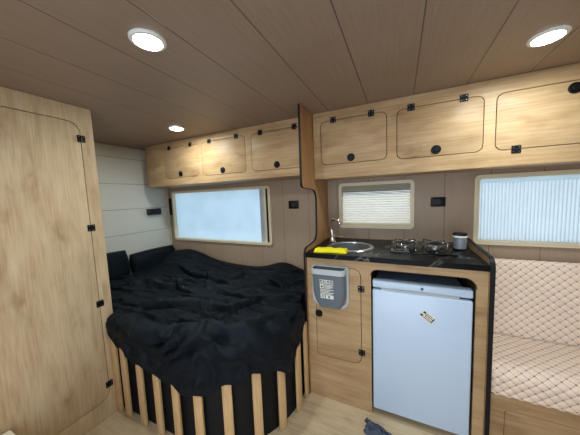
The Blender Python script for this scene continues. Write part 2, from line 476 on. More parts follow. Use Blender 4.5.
def window(n, a, b, c, d, blind, mode):
    fw = .021 if n == 3 else .0185
    fr = plate(rrect(a, b, c, d, .03), [rrect(a+fw, b-fw, c+fw, d-fw, .018)], 'Y', YB-.018, YB+.001)
    w = struct('window_%d' % n, fr, M['cream'])
    lip = plate(rrect(a+fw-.005, b-fw+.005, c+fw-.005, d-fw+.005, .02), [rrect(a+fw+.005, b-fw-.005, c+fw+.005, d-fw-.005, .014)], 'Y', YB-.022, YB+.04)
    obj('inner_frame', lip, M['cream'], w)
    obj('pane', box(a+.018, b-.018, YB+.041, YB+.045, c+.018, d-.018), M['glass'], w)
    x0, x1, z0, z1 = a+fw+.004, b-fw-.004, c+fw+.004, d-fw-.004
    bm = BM()
    if mode == 'flat':                       # drawn sideways: leaves a stack and a dark slot on the right
        obj('blind', box(x0, x1-.105, YB+.012, YB+.014, z0, z1), blind, w)
        obj('blind_stack', box(x1-.105, x1-.06, YB+.004, YB+.022, z0, z1, .004), M['grey_light'], w)
        obj('blind_slot', box(x1-.036, x1-.004, YB+.003, YB+.03, z0, z1), M['black'], w)
        obj('blind_rail', box(x1-.06, x1-.036, YB+.002, YB+.03, z0, z1, .003), M['cream'], w)
    elif mode == 'pleat':
        N = 12; zt = z1 - .075
        pts = []
        for i in range(N*2+1):
            pts.append((YB+.010 + (.010 if i % 2 else 0), z0+.012 + (zt-z0-.012)*i/(N*2)))
        vs = [[bm.verts.new((x, y, z)) for y, z in pts] for x in (x0, x1)]
        for i in range(N*2): bm.faces.new((vs[0][i], vs[1][i], vs[1][i+1], vs[0][i+1]))
        obj('blind', bm, blind, w, smooth=False)
        rl = BM()
        for k in range(3): add_box(rl, x0, x1, YB+.006, YB+.026, zt+.002+k*.010, zt+.010+k*.010, .003)
        add_box(rl, x0, x1, YB+.004, YB+.028, zt+.036, z1, .004)
        obj('blind_stack', rl, M['blind_roll'], w)
        obj('blind_slot', box(x0, x1, YB+.009, YB+.022, zt+.0305, zt+.0355), M['black'], w)
        obj('blind_rail', box(x0, x1, YB+.004, YB+.026, z0, z0+.012, .003), M['cream'], w)
    else:                                    # upright pleats
        N = 48
        vs = []
        for i in range(N*2+1):
            x = x0 + (x1-x0)*i/(N*2); y = YB+.012 + (.007 if i % 2 else 0)
            vs.append((bm.verts.new((x, y, z0)), bm.verts.new((x, y, z1-.028))))
        for p, q in zip(vs, vs[1:]): bm.faces.new((p[0], q[0], q[1], p[1]))
        obj('blind', bm, blind, w, smooth=False)
        obj('blind_head', box(x0, x1, YB+.010, YB+.022, z1-.028, z1, .003), M['blind_cool'], w)
    return w
window(1, *W[1], M['blind_cool'], 'flat')
window(2, *W[2], M['blind_warm'], 'pleat')
window(3, *W[3], M['blind_stripe'], 'upright')

# ------------------------------------------------------------------ shared fittings
def hinge_bm(axis, u, v, w, vertical=True, sgn=-1):
    """butterfly hinge on a face at (u, v); w is the face plane, sgn the outward direction"""
    bm = BM(); s = .0185; o = sgn*.003
    a, b = sorted((w, w+o))
    if vertical:     # the joint between the leaves runs upright
        for q in (-1, 1):
            plate(rrect(*sorted((u+q*.0025, u+q*s)), v-s, v+s, .003, 3), [], axis, a, b, bm)
        tube(bm, [to3(axis, u, v+t*s*.95, w+o) for t in (-1, -.3, .3, 1)], .0032, 8)
    else:
        for q in (-1, 1):
            plate(rrect(u-s, u+s, *sorted((v+q*.0025, v+q*s)), .003, 3), [], axis, a, b, bm)
        tube(bm, [to3(axis, u+t*s*.95, v, w+o) for t in (-1, -.3, .3, 1)], .0032, 8)
    for du in (-1, 1):
        for dv in (-1, 1):
            t = circle(u+du*.0105, v+dv*.0105, .0020, 10)
            a2, b2 = sorted((w+o, w+o+sgn*.0012))
            plate(t, [], axis, a2, b2, bm, mi=1)
    return bm

def hinge(parent, *a, **k):
    return obj('hinge', hinge_bm(*a, **k), [M['black'], M['steel']], parent)

def knob(parent, axis, u, v, w, r=.024, sgn=-1):
    bm = BM()
    c = to3(axis, u, v, w)
    lathe(bm, [(r, 0), (r, sgn*.004), (r*.86, sgn*.007), (r*.66, sgn*.007), (r*.62, sgn*.004), (r*.55, sgn*.004), (r*.52, sgn*.010), (r*.42, sgn*.012), (0, sgn*.012)], c, axis, 28)
    return obj('lock_knob', bm, M['black'], parent)

# ------------------------------------------------------------------ wardrobe on the left
wx = -1.61
wd = thing('wardrobe', (-2.0, .2, 0), 'tall light oak wardrobe with black hinges at the left edge, beside the bed', 'wardrobe')
WY0, WY1 = -.30, .79
dy0, dy1, dz0, dz1 = .02, .729, .112, 1.753
obj('face_frame', plate([(WY0, 0.002), (WY1, 0.002), (WY1, ZC-.002), (WY0, ZC-.002)], [rrect(dy0, dy1, dz0, dz1, .055)], 'X', wx-.018, wx), M['oak_wardrobe'], wd, smooth=False)
obj('carcass', box(XL+.004, wx-.0185, WY0, WY1, .002, ZC-.002), M['oak_wardrobe'], wd)
g = .0038
wdoor = obj('door', plate(rrect(dy0+g, dy1-g, dz0+g, dz1-g, .053), [], 'X', wx-.0175, wx+.0006, bev=.001), M['oak_wardrobe'], wd)
for z in (1.664, 1.164, .711, .202):
    hinge(wdoor, 'X', dy1, z, wx+.0006, True, 1)
obj('door_gap', plate(rrect(dy0-.004, dy1+.004, dz0-.004, dz1+.004, .058), [rrect(dy0+.02, dy1-.02, dz0+.02, dz1-.02, .04)], 'X', wx-.0184, wx-.0178), M['dark_gap'], wd, smooth=False)

# ------------------------------------------------------------------ overhead cabinets
YU = 1.54
def overhead(t, x0, x1, z0, z1, doors, mat, left_round=0):
    """doors: (x0, x1, z0, z1, hinge xs, knob x, knob on top?)"""
    hs = [rrect(d[0], d[1], d[2], d[3], .035) for d in doors]
    obj('face_frame', plate([(x0, z0), (x1, z0), (x1, z1), (x0, z1)], hs, 'Y', YU, YU+.016), mat, t, smooth=False)
    obj('carcass', box(x0, x1, YU+.0205, YB-.003, z0, z1), mat, t)
    for d in doors:
        o = obj('door', plate(rrect(d[0]+.0036, d[1]-.0036, d[2]+.0036, d[3]-.0036, .032), [], 'Y', YU-.0006, YU+.0155, bev=.001), mat, t)
        hz = d[2] if d[6] else d[3]; kz = d[3]-.035 if d[6] else d[2]+.035
        for hx in d[4]: hinge(o, 'Y', hx, hz, YU-.0006, False, -1)
        knob(o, 'Y', d[5], kz, YU-.0006)
    obj('door_gap', box(x0+.004, x1-.004, YU+.0162, YU+.0203, z0+.004, z1-.004), M['dark_gap'], t)

kt = thing('overhead_cabinet', (.3, 1.70, 1.425), 'long oak overhead cabinet with round black knobs above the sink and sofa', 'cabinet')
overhead(kt, -.527, 1.50, 1.425, ZC-.002, [
    (-.478, -.069, 1.497, 1.779, (-.391, -.158), -.281, False),
    (-.018, .388, 1.490, 1.773, (.056, .301), .18, False),
    (.434, .984, 1.487, 1.768, (.517, .90), .709, True),
    (1.03, 1.44, 1.487, 1.768, (1.10, 1.37), 1.235, False)], M['oak_x'])
obj('bottom_lip', box(-.527, 1.50, YU-.004, YU+.016, 1.408, 1.4248, .002), M['oak_x'], kt)
obj('bottom_shelf', box(-.527, 1.50, YU+.0165, YB-.003, 1.414, 1.4248), M['oak_x'], kt)

bt = thing('overhead_cabinet', (-1.4, 1.70, 1.445), 'oak overhead cabinet with rounded left end above the bed', 'cabinet')
bx0, bx1, bz0 = -2.22, -.550, 1.445
overhead(bt, bx0, bx1, bz0, ZC-.002, [
    (-2.015, -1.575, 1.508, 1.785, (-1.929, -1.661), -1.80, False),
    (-1.535, -1.082, 1.502, 1.785, (-1.442, -1.164), -1.315, False),
    (-1.028, -.590, 1.500, 1.782, (-.943, -.666), -.812, False)], M['oak_x'])
rb = BM()
pts = [(bx0, YU)]
for i in range(1, 13):
    a = .5*PI*i/12
    pts.append((bx0 - (bx0-XL-.004)*math.sin(a), YU + .26*(1-math.cos(a))))
pts += [(XL+.004, YB-.003), (bx0, YB-.003)]
plate(pts, [], 'Z', bz0, ZC-.002, rb)
obj('rounded_end', rb, M['oak_x'], bt)

# ------------------------------------------------------------------ partition panel between bed and kitchen
xp0, xp1 = -.5445, -.5305
prof = [(YB-.002, .002), (YB-.002, ZC-.002), (1.325, ZC-.002), (1.318, 1.352), (1.592, 1.338), (1.580, .985), (1.335, .972), (1.337, .002)]
profr = fillet(prof, [0, 0, 0, .035, .085, .09, .045, 0], 7)
pt = thing('partition_panel', (-.539, 1.6, 0), 'shaped oak partition with black edging between the bed and the sink', 'panel')
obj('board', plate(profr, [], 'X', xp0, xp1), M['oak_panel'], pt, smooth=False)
eb = BM(); sweep_band(eb, profr[2:], 'X', xp0+.0005, xp1-.0005, -.0025)
obj('edge_trim', eb, M['black_edge'], pt, label='black edging strip')

# ------------------------------------------------------------------ kitchen unit
YK = 1.35
nx0, nx1, nz1 = -.146, .332, .872
ku = thing('kitchen_cabinet', (-.08, 1.6, 0), 'oak kitchen base cabinet below the sink and hob, housing the fridge', 'cabinet')
kd = (-.478, -.200, .285, .872)
fridge_hole = [(nx0, .0021)] + rrect(nx0, nx1, .0021, nz1, (0, 0, .05, .035))[1:]
outer = [(-.529, .002), (nx0, .002)]
top = rrect(nx0, nx1, 0, nz1, (0, 0, .05, .035))
notch = [p for p in top if p[1] > .01]
frame_outline = [(-.529, .002), (nx0, .002)] + list(reversed(notch)) + [(nx1, .002), (.377, .002), (.377, .919), (-.529, .919)]
obj('face_frame', plate(frame_outline, [rrect(*kd, (.008, .05, .05, .008))], 'Y', YK, YK+.016), M['oak_x'], ku, smooth=False)
nb = BM(); sweep_band(nb, list(notch), 'Y', YK-.001, YK+.03, -.004)
obj('niche_trim', nb, M['black_edge'], ku, label='black edging of the fridge opening')
obj('side_panel', box(nx0-.030, nx0-.014, YK+.022, YB-.004, .002, .919), M['oak_z'], ku)
obj('back_board', box(nx0-.012, .375, YB-.012, YB-.004, .002, .919), M['black_board'], ku)
obj('door_gap', box(-.515, nx0-.032, YK+.0162, YK+.021, .02, .905), M['dark_gap'], ku)
kdoor = obj('door', plate(rrect(kd[0]+.0034, kd[1]-.0034, kd[2]+.0034, kd[3]-.0034, (.006, .047, .047, .006)), [], 'Y', YK-.0006, YK+.0155, bev=.001), M['oak_x'], ku)
for z in (.753, .365): hinge(kdoor, 'Y', kd[1], z, YK-.0006, True, -1)
knob(kdoor, 'Y', -.458, .563, YK-.0006, .023)
ep = fillet([(YB-.002, .002), (YB-.002, .992), (1.335, .978), (1.335, .002)], [0, 0, .05, 0], 7)
obj('end_panel', plate(ep, [], 'X', .378, .396), M['oak_z'], ku, smooth=False)
e2 = BM(); sweep_band(e2, ep[1:], 'X', .3775, .3965, -.004)
obj('end_panel_trim', e2, M['black_edge'], ku, label='black edging strip')

# worktop with sink cut-out
SX, SY, SR = -.300, 1.560, .138
wt = plate([(-.528, YK-.022), (.376, YK-.022), (.376, YB-.003), (-.528, YB-.003)], [circle(SX, SY, SR-.006, 48)], 'Z', .921, .95)
tag(obj('worktop', wt, M['marble'], loc=(-.08, 1.6, .921), angle=30), 'black marble worktop with pale veins over the oak kitchen cabinet', 'worktop')

sk = thing('sink', (SX, SY, .95), 'round stainless steel sink set into the black worktop', 'sink')
b = BM(); lathe(b, [(SR-.011, .0005), (SR-.009, .006), (SR, .008), (SR+.010, .005), (SR+.013, .0006), (SR-.007, .0006)], (SX, SY, .95), 'Z', 56, ring=True)
obj('rim', b, M['steel'], sk)
b = BM(); R_ = SR-.0085
lathe(b, [(R_, .0), (R_-.002, -.06), (R_-.012, -.11), (R_-.035, -.128), (.0005, -.132), (.0005, -.135), (R_-.033, -.131), (R_-.010, -.112), (R_+.0008, -.06), (R_+.0015, .0)], (SX, SY, .95), 'Z', 48, ring=True)
obj('bowl', b, M['bowl'], sk, label='dark grey bowl')
b = BM(); lathe(b, [(.021, -.1318), (.021, -.128), (.016, -.129), (0, -.130)], (SX, SY, .95), 'Z', 24)
obj('drain', b, M['chrome'], sk)

fx, fy = -.452, 1.690
fa = thing('faucet', (fx, fy, .95), 'chrome swan-neck faucet with side lever behind the round sink', 'faucet')
b = BM(); lathe(b, [(.027, .0005), (.027, .006), (.022, .010), (.020, .050), (.016, .056), (0, .056)], (fx, fy, .95), 'Z', 24)
obj('base', b, M['chrome'], fa)
b = BM()
neck = [(fx, fy, .998), (fx-.004, fy, 1.04), (fx-.006, fy-.002, 1.075)]
for i in range(0, 11):
    a = PI*(1 - i/10*.92)
    neck.append((fx+.030 + .036*math.cos(a), fy-.012 - .030*(i/10), 1.092 + .036*math.sin(a)))
tube(b, neck, .0125, 12)
lathe(b, [(.010, .0), (.012, .003), (.012, .020), (.009, .022)], (neck[-1][0]+.001, neck[-1][1], neck[-1][2]-.018), 'Z', 16)
obj('spout', b, M['chrome'], fa)
b = BM(); tube(b, [(fx+.012, fy-.008, .985), (fx+.04, fy-.018, .992), (fx+.075, fy-.028, .998), (fx+.095, fy-.034, .999)], [.009, .008, .007, .006], 10)
obj('lever', b, M['chrome'], fa)

# yellow cloth lying folded on the worktop edge
def folded_cloth():
    bm = BM(); nx, ny = 46, 14
    cx, cy, z0 = -.386, 1.396, .9505
    L, Wd = .200, .078
    grid = {}
    for layer in range(2):
        for i in range(nx+1):
            for j in range(ny+1):
                u, v = i/nx-.5, j/ny-.5
                pinch = 1 - .20*math.exp(-(u*5)**2)
                x = cx + u*L + .008*noise.noise((v*3, 3, 0)); y = cy + v*Wd*pinch + .16*u*.12 + .004*noise.noise((u*8, 0, 1))
                edge = min(1, (.5-abs(v))*9, (.5-abs(u))*16)**.6
                h = .0155*edge + .007*edge*(.5+noise.noise((u*6, v*5, 2))) + .0015*edge*math.sin(u*22+v*9)
                z = z0 + (h if layer else 0) + (.0003 if layer else 0)
                grid[layer, i, j] = bm.verts.new((x, y, z))
    for layer in range(2):
        for i in range(nx):
            for j in range(ny):
                q = [grid[layer, i, j], grid[layer, i+1, j], grid[layer, i+1, j+1], grid[layer, i, j+1]]
                bm.faces.new(q if layer else q[::-1])
    for i in range(nx):
        for j in (0, ny): bm.faces.new((grid[0, i, j], grid[0, i+1, j], grid[1, i+1, j], grid[1, i, j]))
    for j in range(ny):
        for i in (0, nx): bm.faces.new((grid[0, i, j], grid[0, i, j+1], grid[1, i, j+1], grid[1, i, j]))
    return bm
tag(obj('cleaning_cloth', folded_cloth(), M['yellow'], loc=(-.386, 1.396, .9505), angle=80), 'bright yellow folded cleaning cloth lying in front of the round sink', 'cloth')

# gas hob
hx, hy = .115, 1.60
hb = thing('gas_hob', (hx, hy, .95), 'black glass two-burner gas hob set on the worktop beside the lidded cup', 'hob')
obj('glass_plate', box(hx-.165, hx+.165, hy-.135, hy+.135, .9505, .957, .003), M['hob'], hb)
def burner(cx, cy, r):
    bm = BM(); lathe(bm, [(r, .0003), (r, .008), (r*.8, .012), (r*.8, .016)], (cx, cy, .957), 'Z', 28)
    bo = obj('burner', bm, M['steel'], hb)
    bm = BM(); lathe(bm, [(r*.72, .0165), (r*.72, .021), (r*.55, .024), (0, .024)], (cx, cy, .957), 'Z', 28)
    obj('burner_cap', bm, M['black'], bo)
    bm = BM(); S = .072; zt = .957+.040
    ring = [(cx+S*math.cos(2*PI*k/24), cy+S*math.sin(2*PI*k/24), zt-.014) for k in range(24)]
    tube(bm, ring, .0034, 8, closed=True)
    for k in range(4):
        a = PI/4 + k*PI/2; ca, sa = math.cos(a), math.sin(a)
        tube(bm, [(cx+ca*S*1.12, cy+sa*S*1.12, .9575), (cx+ca*S*1.12, cy+sa*S*1.12, zt-.006), (cx+ca*S*1.05, cy+sa*S*1.05, zt), (cx+ca*S*.35, cy+sa*S*.35, zt)], .0042, 8)
    obj('pan_support', bm, M['iron'], hb, label='dark shiny wire pan support')
burner(hx-.083, hy+.02, .030); burner(hx+.078, hy+.035, .040)
for kx in (-.05, .05):
    bm = BM(); lathe(bm, [(.014, .0003), (.013, .012), (.010, .014), (0, .014)], (hx+kx, hy-.105, .957), 'Z', 20)
    obj('control_knob', bm, M['black'], hb)

# lidded cup
cx, cy = .318, 1.635
cp = thing('lidded_cup', (cx, cy, .95), 'grey metal cup with a black lid at the right end of the worktop', 'cup')
b = BM(); lathe(b, [(.029, .0005), (.032, .004), (.0335, .082), (.0335, .0885), (0, .0885)], (cx, cy, .95), 'Z', 32)
obj('body', b, M['cup_side'], cp)
b = BM(); lathe(b, [(.0342, .076), (.0365, .077), (.0365, .086), (.0342, .087), (.0340, .076)], (cx, cy, .95), 'Z', 32, ring=True)
obj('band', b, M['white_rim'], cp, label='white rim band')
b = BM(); lathe(b, [(.0360, .0875), (.0365, .095), (.034, .100), (.02, .102), (0, .102)], (cx, cy, .95), 'Z', 32)
obj('lid', b, M['black'], cp, label='black lid')
b = BM(); lathe(b, [(.0302, .0006), (.0332, .0045), (.0342, .011), (.0332, .0112)], (cx, cy, .95), 'Z', 32)
obj('foot', b, M['black'], cp)

# ------------------------------------------------------------------ fridge
fr = thing('mini_fridge', (.092, 1.6, 0), 'white under-counter fridge standing in the oak kitchen cabinet', 'fridge')
fx0, fx1 = -.138, .322
obj('body', box(fx0, fx1, YK+.045, YB-.02, .03, .757, .006), M['white'], fr)
obj('door', box(fx0, fx1, YK-.006, YK+.040, .040, .763, .010, 3), M['white'], fr)
tp = BM(); add_box(tp, fx0, fx1, YK-.004, YK+.044, .774, .816, .008, 3)
obj('top_strip', tp, M['white'], fr)
obj('handle_recess', box(fx0+.045, fx1-.055, YK-.0005, YK+.035, .7632, .7738), M['grey_light'], fr, label='grey recessed handle')
lg = BM(); lathe(lg, [(.0075, 0), (.0075, -.0012), (0, -.0014)], (.106, YK-.0042, .796), 'Y', 18)
obj('badge', lg, M['print_blue'], fr)
st = BM()
sc, sz, yst = .132, .651, YK-.0065
rot = Matrix.Translation((sc, 0, sz)) @ Matrix.Rotation(math.radians(38), 4, 'Y')
t = plate(rrect(-.034, .034, -.021, .021, .003, 3), [], 'Y', yst-.0006, yst); merge(st, t, 0, rot)
for (x, z, w, h, mi) in ((-.024, .010, .014, .011, 1), (-.026, -.010, .014, .011, 1), (.002, .012, .034, .003, 1), (.006, .004, .040, .004, 2), (.006, -.005, .036, .003, 1), (.004, -.013, .040, .004, 2), (.0285, .0, .006, .030, 1), (-.012, .001, .008, .005, 2)):
    t = plate(rrect(x-w/2, x+w/2, z-h/2, z+h/2, .0005, 1), [], 'Y', yst-.0009, yst-.0006); merge(st, t, mi, rot)
obj('sticker', st, [M['print_white'], M['print_dark'], M['print_red']], fr, label='small tilted sticker with red and dark print', smooth=False)
for x in (fx0+.05, fx1-.05):
    for y in (YK+.09, YB-.07):
        b = BM(); lathe(b, [(.018, .001), (.018, .030)], (x, y, 0), 'Z', 16)
        obj('foot', b, M['black'], fr)

# ------------------------------------------------------------------ hanging bin on the cabinet door
bn = thing('hanging_bin', (-.378, 1.32, .60), 'grey plastic hanging waste bin with white label on the oak cupboard door', 'bin')
bl, br_, bb, btp = -.488, -.270, .618, .876
front = lambda y0, y1, i, tp, rr: plate(rrect(bl+i, br_-i, bb+i, tp, (rr, rr, .006, .006), 8), [], 'Y', y0, y1, bev=.002)
# body shell : narrower at bottom
def bin_body():
    bm = BM(); rows = []
    for k in range(9):
        t = k/8; z = bb+.012 + (btp-.018-bb)*t
        dep = .045 + .03*t; ins = .012 + .030*max(0, (1-t*2.4))**2
        ring = [(x, 1.3475 - y) for x, y in rrect(bl+ins, br_-ins, 0, dep, (.002, .002, .025, .025), 5)]
        rows.append([bm.verts.new((x, y, z)) for x, y in ring])
    for a, b in zip(rows, rows[1:]):
        n = len(a)
        for k in range(n): bm.faces.new((a[k], a[(k+1) % n], b[(k+1) % n], b[k]))
    bm.faces.new(rows[0])
    # inner lining so the bin is hollow
    inn = []
    for k in range(9):
        t = k/8; z = bb+.018 + (btp-.024-bb)*t
        dep = .045 + .03*t; ins = .015 + .030*max(0, (1-t*2.4))**2
        ring = [(x, 1.3445 - y) for x, y in rrect(bl+ins, br_-ins, .001, dep-.006, (.002, .002, .022, .022), 5)]
        inn.append([bm.verts.new((x, y, z)) for x, y in ring])
    for a, b in zip(inn, inn[1:]):
        n = len(a)
        for k in range(n): bm.faces.new((b[k], b[(k+1) % n], a[(k+1) % n], a[k]))
    bm.faces.new(inn[0])
    n = len(rows[-1])
    for k in range(n): bm.faces.new((rows[-1][k], rows[-1][(k+1) % n], inn[-1][(k+1) % n], inn[-1][k]))
    return bm
obj('body', bin_body(), M['grey_dark'], bn)
# light rim : frame around the back plate
rim = plate(rrect(bl-.002, br_+.002, bb, btp+.002, (.062, .062, .012, .012), 8), [rrect(bl+.011, br_-.011, bb+.012, btp-.006, (.052, .052, .006, .006), 8)], 'Y', 1.335, 1.3475)
obj('rim', rim, M['grey_light'], bn, label='light grey rim')
b = BM()
path = [(x, 1.3475-y, btp-.018) for x, y in rrect(bl+.009, br_-.009, 0, .079, (.002, .002, .028, .028), 6)]
t = bmesh.new()
lo = [t.verts.new((x, y, btp-.035)) for x, y, z in path]; hi = [t.verts.new((x, y, btp-.004)) for x, y, z in path]
pi_ = [(x, 1.3475-y) for x, y in rrect(bl+.0145, br_-.0145, .0005, .0735, (.002, .002, .024, .024), 6)]
lo2 = [t.verts.new((x, y, btp-.035)) for x, y in pi_]; hi2 = [t.verts.new((x, y, btp-.004)) for x, y in pi_]
n = len(lo)
for k in range(n):
    k2 = (k+1) % n
    t.faces.new((lo[k], lo[k2], hi[k2], hi[k])); t.faces.new((hi[k], hi[k2], hi2[k2], hi2[k]))
    t.faces.new((hi2[k], hi2[k2], lo2[k2], lo2[k])); t.faces.new((lo2[k], lo2[k2], lo[k2], lo[k]))
merge(b, t); obj('collar', b, M['grey_light'], bn, label='light grey collar')
# printed label
lb = BM()
def on_bin(u, z):     # sloping front face
    tt = (z-bb-.012)/(btp-.018-bb); return 1.3475 - (.045+.03*tt) - .0006
def decal(x0, x1, z0, z1, mi, lift):
    vs = [lb.verts.new((x, on_bin(0, z)-lift, z)) for x, z in ((x0, z0), (x1, z0), (x1, z1), (x0, z1))]
    f = lb.faces.new(vs); f.material_index = mi
decal(-.426, -.346, .786, .808, 0, 0)
for a, w in ((-.424, .013), (-.407, .011), (-.391, .004), (-.382, .013), (-.365, .016)):
    decal(a, a+w, .790, .804, 1, .0004); decal(a+w*.3, a+w*.7, .793, .799, 0, .0008)
for z, x1 in ((.779, -.346), (.772, -.352), (.765, -.346), (.758, -.362)): decal(-.400, x1, z-.003, z+.001, 0, 0)
decal(-.426, -.404, .754, .782, 0, 0)
for k in range(5): decal(-.415-.0075*(5-k)/5, -.415+.0075*(5-k)/5, .760+.0032*k, .7632+.0032*k, 1, .0004)
for z, x1 in ((.748, -.346), (.739, -.370), (.730, -.346), (.721, -.356)): decal(-.426, x1, z-.0035, z+.001, 0, 0)
decal(-.394, -.348, .690, .714, 0, 0)
for k in range(7):
    t = -1 + 2*k/6; w_ = .009*math.sqrt(max(.02, 1-t*t)); decal(-.371-w_, -.371+w_*.1, .702+.009*t-.0014, .702+.009*t+.0014, 1, .0004)
decal(-.426, -.400, .690, .714, 0, 0); decal(-.419, -.407, .695, .709, 1, .0004); decal(-.416, -.410, .698, .706, 0, .0008)
obj('label', lb, [M['print_white'], M['print_dark']], bn, label='white printed label with small symbols', smooth=False)

# ------------------------------------------------------------------ sockets and small wall fittings
def wall_plate(name, loc, label, cat, x0, x1, z0, z1, dots):
    s = thing(name, loc, label, cat)
    obj('plate', plate(rrect(x0, x1, z0, z1, .006, 4), [], 'Y', YB-.010, YB-.001, bev=.002), M['black'], s)
    for (x, z, r) in dots:
        b = BM(); lathe(b, [(r, 0), (r, -.003), (r*.8, -.003), (r*.75, -.001), (0, -.001)], (x, YB-.0101, z), 'Y', 20)
        obj('outlet', b, M['rubber'], s)
wall_plate('power_socket', (.235, YB, 1.223), 'black wall socket between the sink window and the large right window', 'socket', .192, .278, 1.192, 1.256, [(.235, 1.224, .018)])
wall_plate('power_socket', (-.836, YB, 1.226), 'black wall socket to the right of the bed window', 'socket', -.884, -.790, 1.192, 1.262, [(-.837, 1.227, .019)])
wall_plate('switch_strip', (-2.395, YB, 1.22), 'narrow upright black strip in the corner left of the bed window', 'switch', -2.408, -2.352, 1.14, 1.33, [])
wl = thing('wall_box', (XL, 1.67, 1.19), 'dark oblong box on the pale side wall above the pillows', 'wall box')
obj('housing', box(XL+.0008, XL+.045, 1.60, 1.745, 1.160, 1.226, .006, 3), plain('dark_indigo_plastic', srgb(40, 40, 58), .4), wl)
obj('front_panel', box(XL+.0452, XL+.048, 1.61, 1.735, 1.168, 1.218, .001), M['black'], wl)

# ------------------------------------------------------------------ ceiling lights
for (x, y, lab) in ((-.765, .565, 'round white ceiling light nearest the camera, left of centre'), (-1.505, 1.28, 'round ceiling light above the bed beside the overhead cabinet'), (.483, 1.22, 'round ceiling light above the sofa at the upper right'), (.20, -.22, 'unseen round ceiling light added behind the camera to brighten the room')):  # the last one is an added fill light, out of view
    c = thing('ceiling_light', (x, y, ZC), lab, 'light', 'round ceiling downlights')
    b = BM(); lathe(b, [(.056, -.0006), (.056, -.004), (.052, -.008), (.043, -.009), (.0425, -.0006)], (x, y, ZC), 'Z', 40, ring=True)
    obj('rim', b, M['white_rim'], c)
    b = BM(); lathe(b, [(.0415, -.001), (.0415, -.0075), (.034, -.0085), (.018, -.0092), (0, -.0095)], (x, y, ZC), 'Z', 36)
    obj('diffuser', b, M['led'], c)

# ------------------------------------------------------------------ bed
BY0 = .771
def bed_curve():
    P = [(-1.606, BY0)]
    for i in range(1, 31): P.append((-1.606 + (-1.013+1.606)*i/30, BY0))
    for i in range(1, 49):
        a = -PI/2 + PI/2*i/48
        P.append((-1.013 + .463*math.cos(a), 1.291 + .52*math.sin(a)))
    P.append((-.5505, 1.335))
    return P
BC = bed_curve()
bd = [0]
for p, q in zip(BC, BC[1:]): bd.append(bd[-1] + math.hypot(q[0]-p[0], q[1]-p[1]))
def bc_at(s):
    s = max(0, min(s, bd[-1]))
    for i in range(len(BC)-1):
        if s <= bd[i+1]:
            t = (s-bd[i])/(bd[i+1]-bd[i]); p, q = Vector(BC[i]), Vector(BC[i+1])
            d = (q-p).normalized(); return p.lerp(q, t), Vector((d.y, -d.x)), d
BT = .50
bed = thing('bed', (-1.2, 1.3, 0), 'built-in bed with upright oak slats on a curved black front', 'bed')
inner = []
for i in range(0, 61):
    p, nrm, d = bc_at(bd[-1]*i/60); q = p - nrm*.018
    inner.append((q.x, q.y))
base = inner + [(-.5515, YB-.024), (XL+.024, YB-.024), (XL+.024, .80), (-1.600, .80)]
obj('front_panel', plate(base, [], 'Z', .002, BT), M['black_board'], bed, smooth=True)
for k in range(11):
    s = -.037 + .146*k
    s = max(s, .020) if k == 0 else min(s, bd[-1]-.024)
    p, nrm, d = bc_at(s)
    t = bmesh.new(); add_box(t, -.0235, .0235, -.016, 0, .003, BT, .003)
    mt = Matrix(((d.x, -nrm.x, 0, p.x), (d.y, -nrm.y, 0, p.y), (0, 0, 1, 0), (0, 0, 0, 1)))
    bmesh.ops.transform(t, matrix=mt, verts=t.verts)
    obj('slat', t, M['slat'], bed, loc=(p.x, p.y, .003))

mt_out = []
for i in range(0, 61):
    p, nrm, d = bc_at(bd[-1]*i/60); q = p - nrm*.045
    mt_out.append((q.x, q.y))
mt_poly = [(-1.585, .83)] + [q for q in mt_out if q[0] > -1.57] + [(-.575, YB-.03), (XL+.03, YB-.03), (XL+.03, .83)]
tag(obj('mattress', plate(mt_poly, [], 'Z', BT+.001, .585, bev=.012), M['mattress'], loc=(-1.4, 1.3, BT)), 'black mattress on the built-in bed, under the rumpled duvet', 'mattress')

def pillow(cy, hw, label, seed, zc=.735, hh=.135):
    bm = BM(); n = 26
    rows = {}
    for side in (0, 1):
        for i in range(n+1):
            for j in range(n+1):
                u, v = 2*i/n-1, 2*j/n-1
                e = max(0, (1-abs(u)**3.2)*(1-abs(v)**3.2))**.42
                th = .075*e
                y = cy + u*hw*(1-.05*v*v); z = zc + v*hh*(1-.07*u*u)
                lean = (v+1)*.5*.030
                w = .006*noise.noise((u*2.3+seed, v*2.3, side))*e + .004*math.sin(6*u+3*v+seed)*e
                x = XL+.100 - lean + (th+w if side else -.6*th)
                rows[side, i, j] = bm.verts.new((x, y, z))
        for i in range(n):
            for j in range(n):
                q = [rows[side, i, j], rows[side, i+1, j], rows[side, i+1, j+1], rows[side, i, j+1]]
                bm.faces.new(q if side else q[::-1])
    bmesh.ops.remove_doubles(bm, verts=bm.verts, dist=.0004)
    return tag(obj('pillow', bm, M['duvet'], loc=(XL+.1, cy, .60), angle=80), label, 'pillow', 'black pillows against the side wall')
pillow(1.068, .262, 'dark pillow leaning on the side wall right beside the oak wardrobe', 1.0, .735, .128)
pillow(1.588, .252, 'dark pillow leaning on the side wall in the corner by the bed window', 5.0, .700, .108)

# duvet -------------------------------------------------
HEM = [(-.9, .585), (-.2, .585), (-.05, .60), (.020, .585), (.040, .52), (.119, .47), (.159, .465), (.279, .405), (.418, .395), (.458, .385), (.577, .375), (.621, .352), (.706, .352), (.755, .360), (.817, .400), (.842, .405), (.905, .400), (.956, .432), (1.008, .415), (1.073, .400), (1.140, .345), (1.193, .290), (1.207, .345), (1.288, .435), (1.356, .500), (1.6, .53)]
def hem(s):
    for (a, z0), (b, z1) in zip(HEM, HEM[1:]):
        if s <= b: return z0 + (z1-z0)*(s-a)/(b-a)
    return HEM[-1][1]
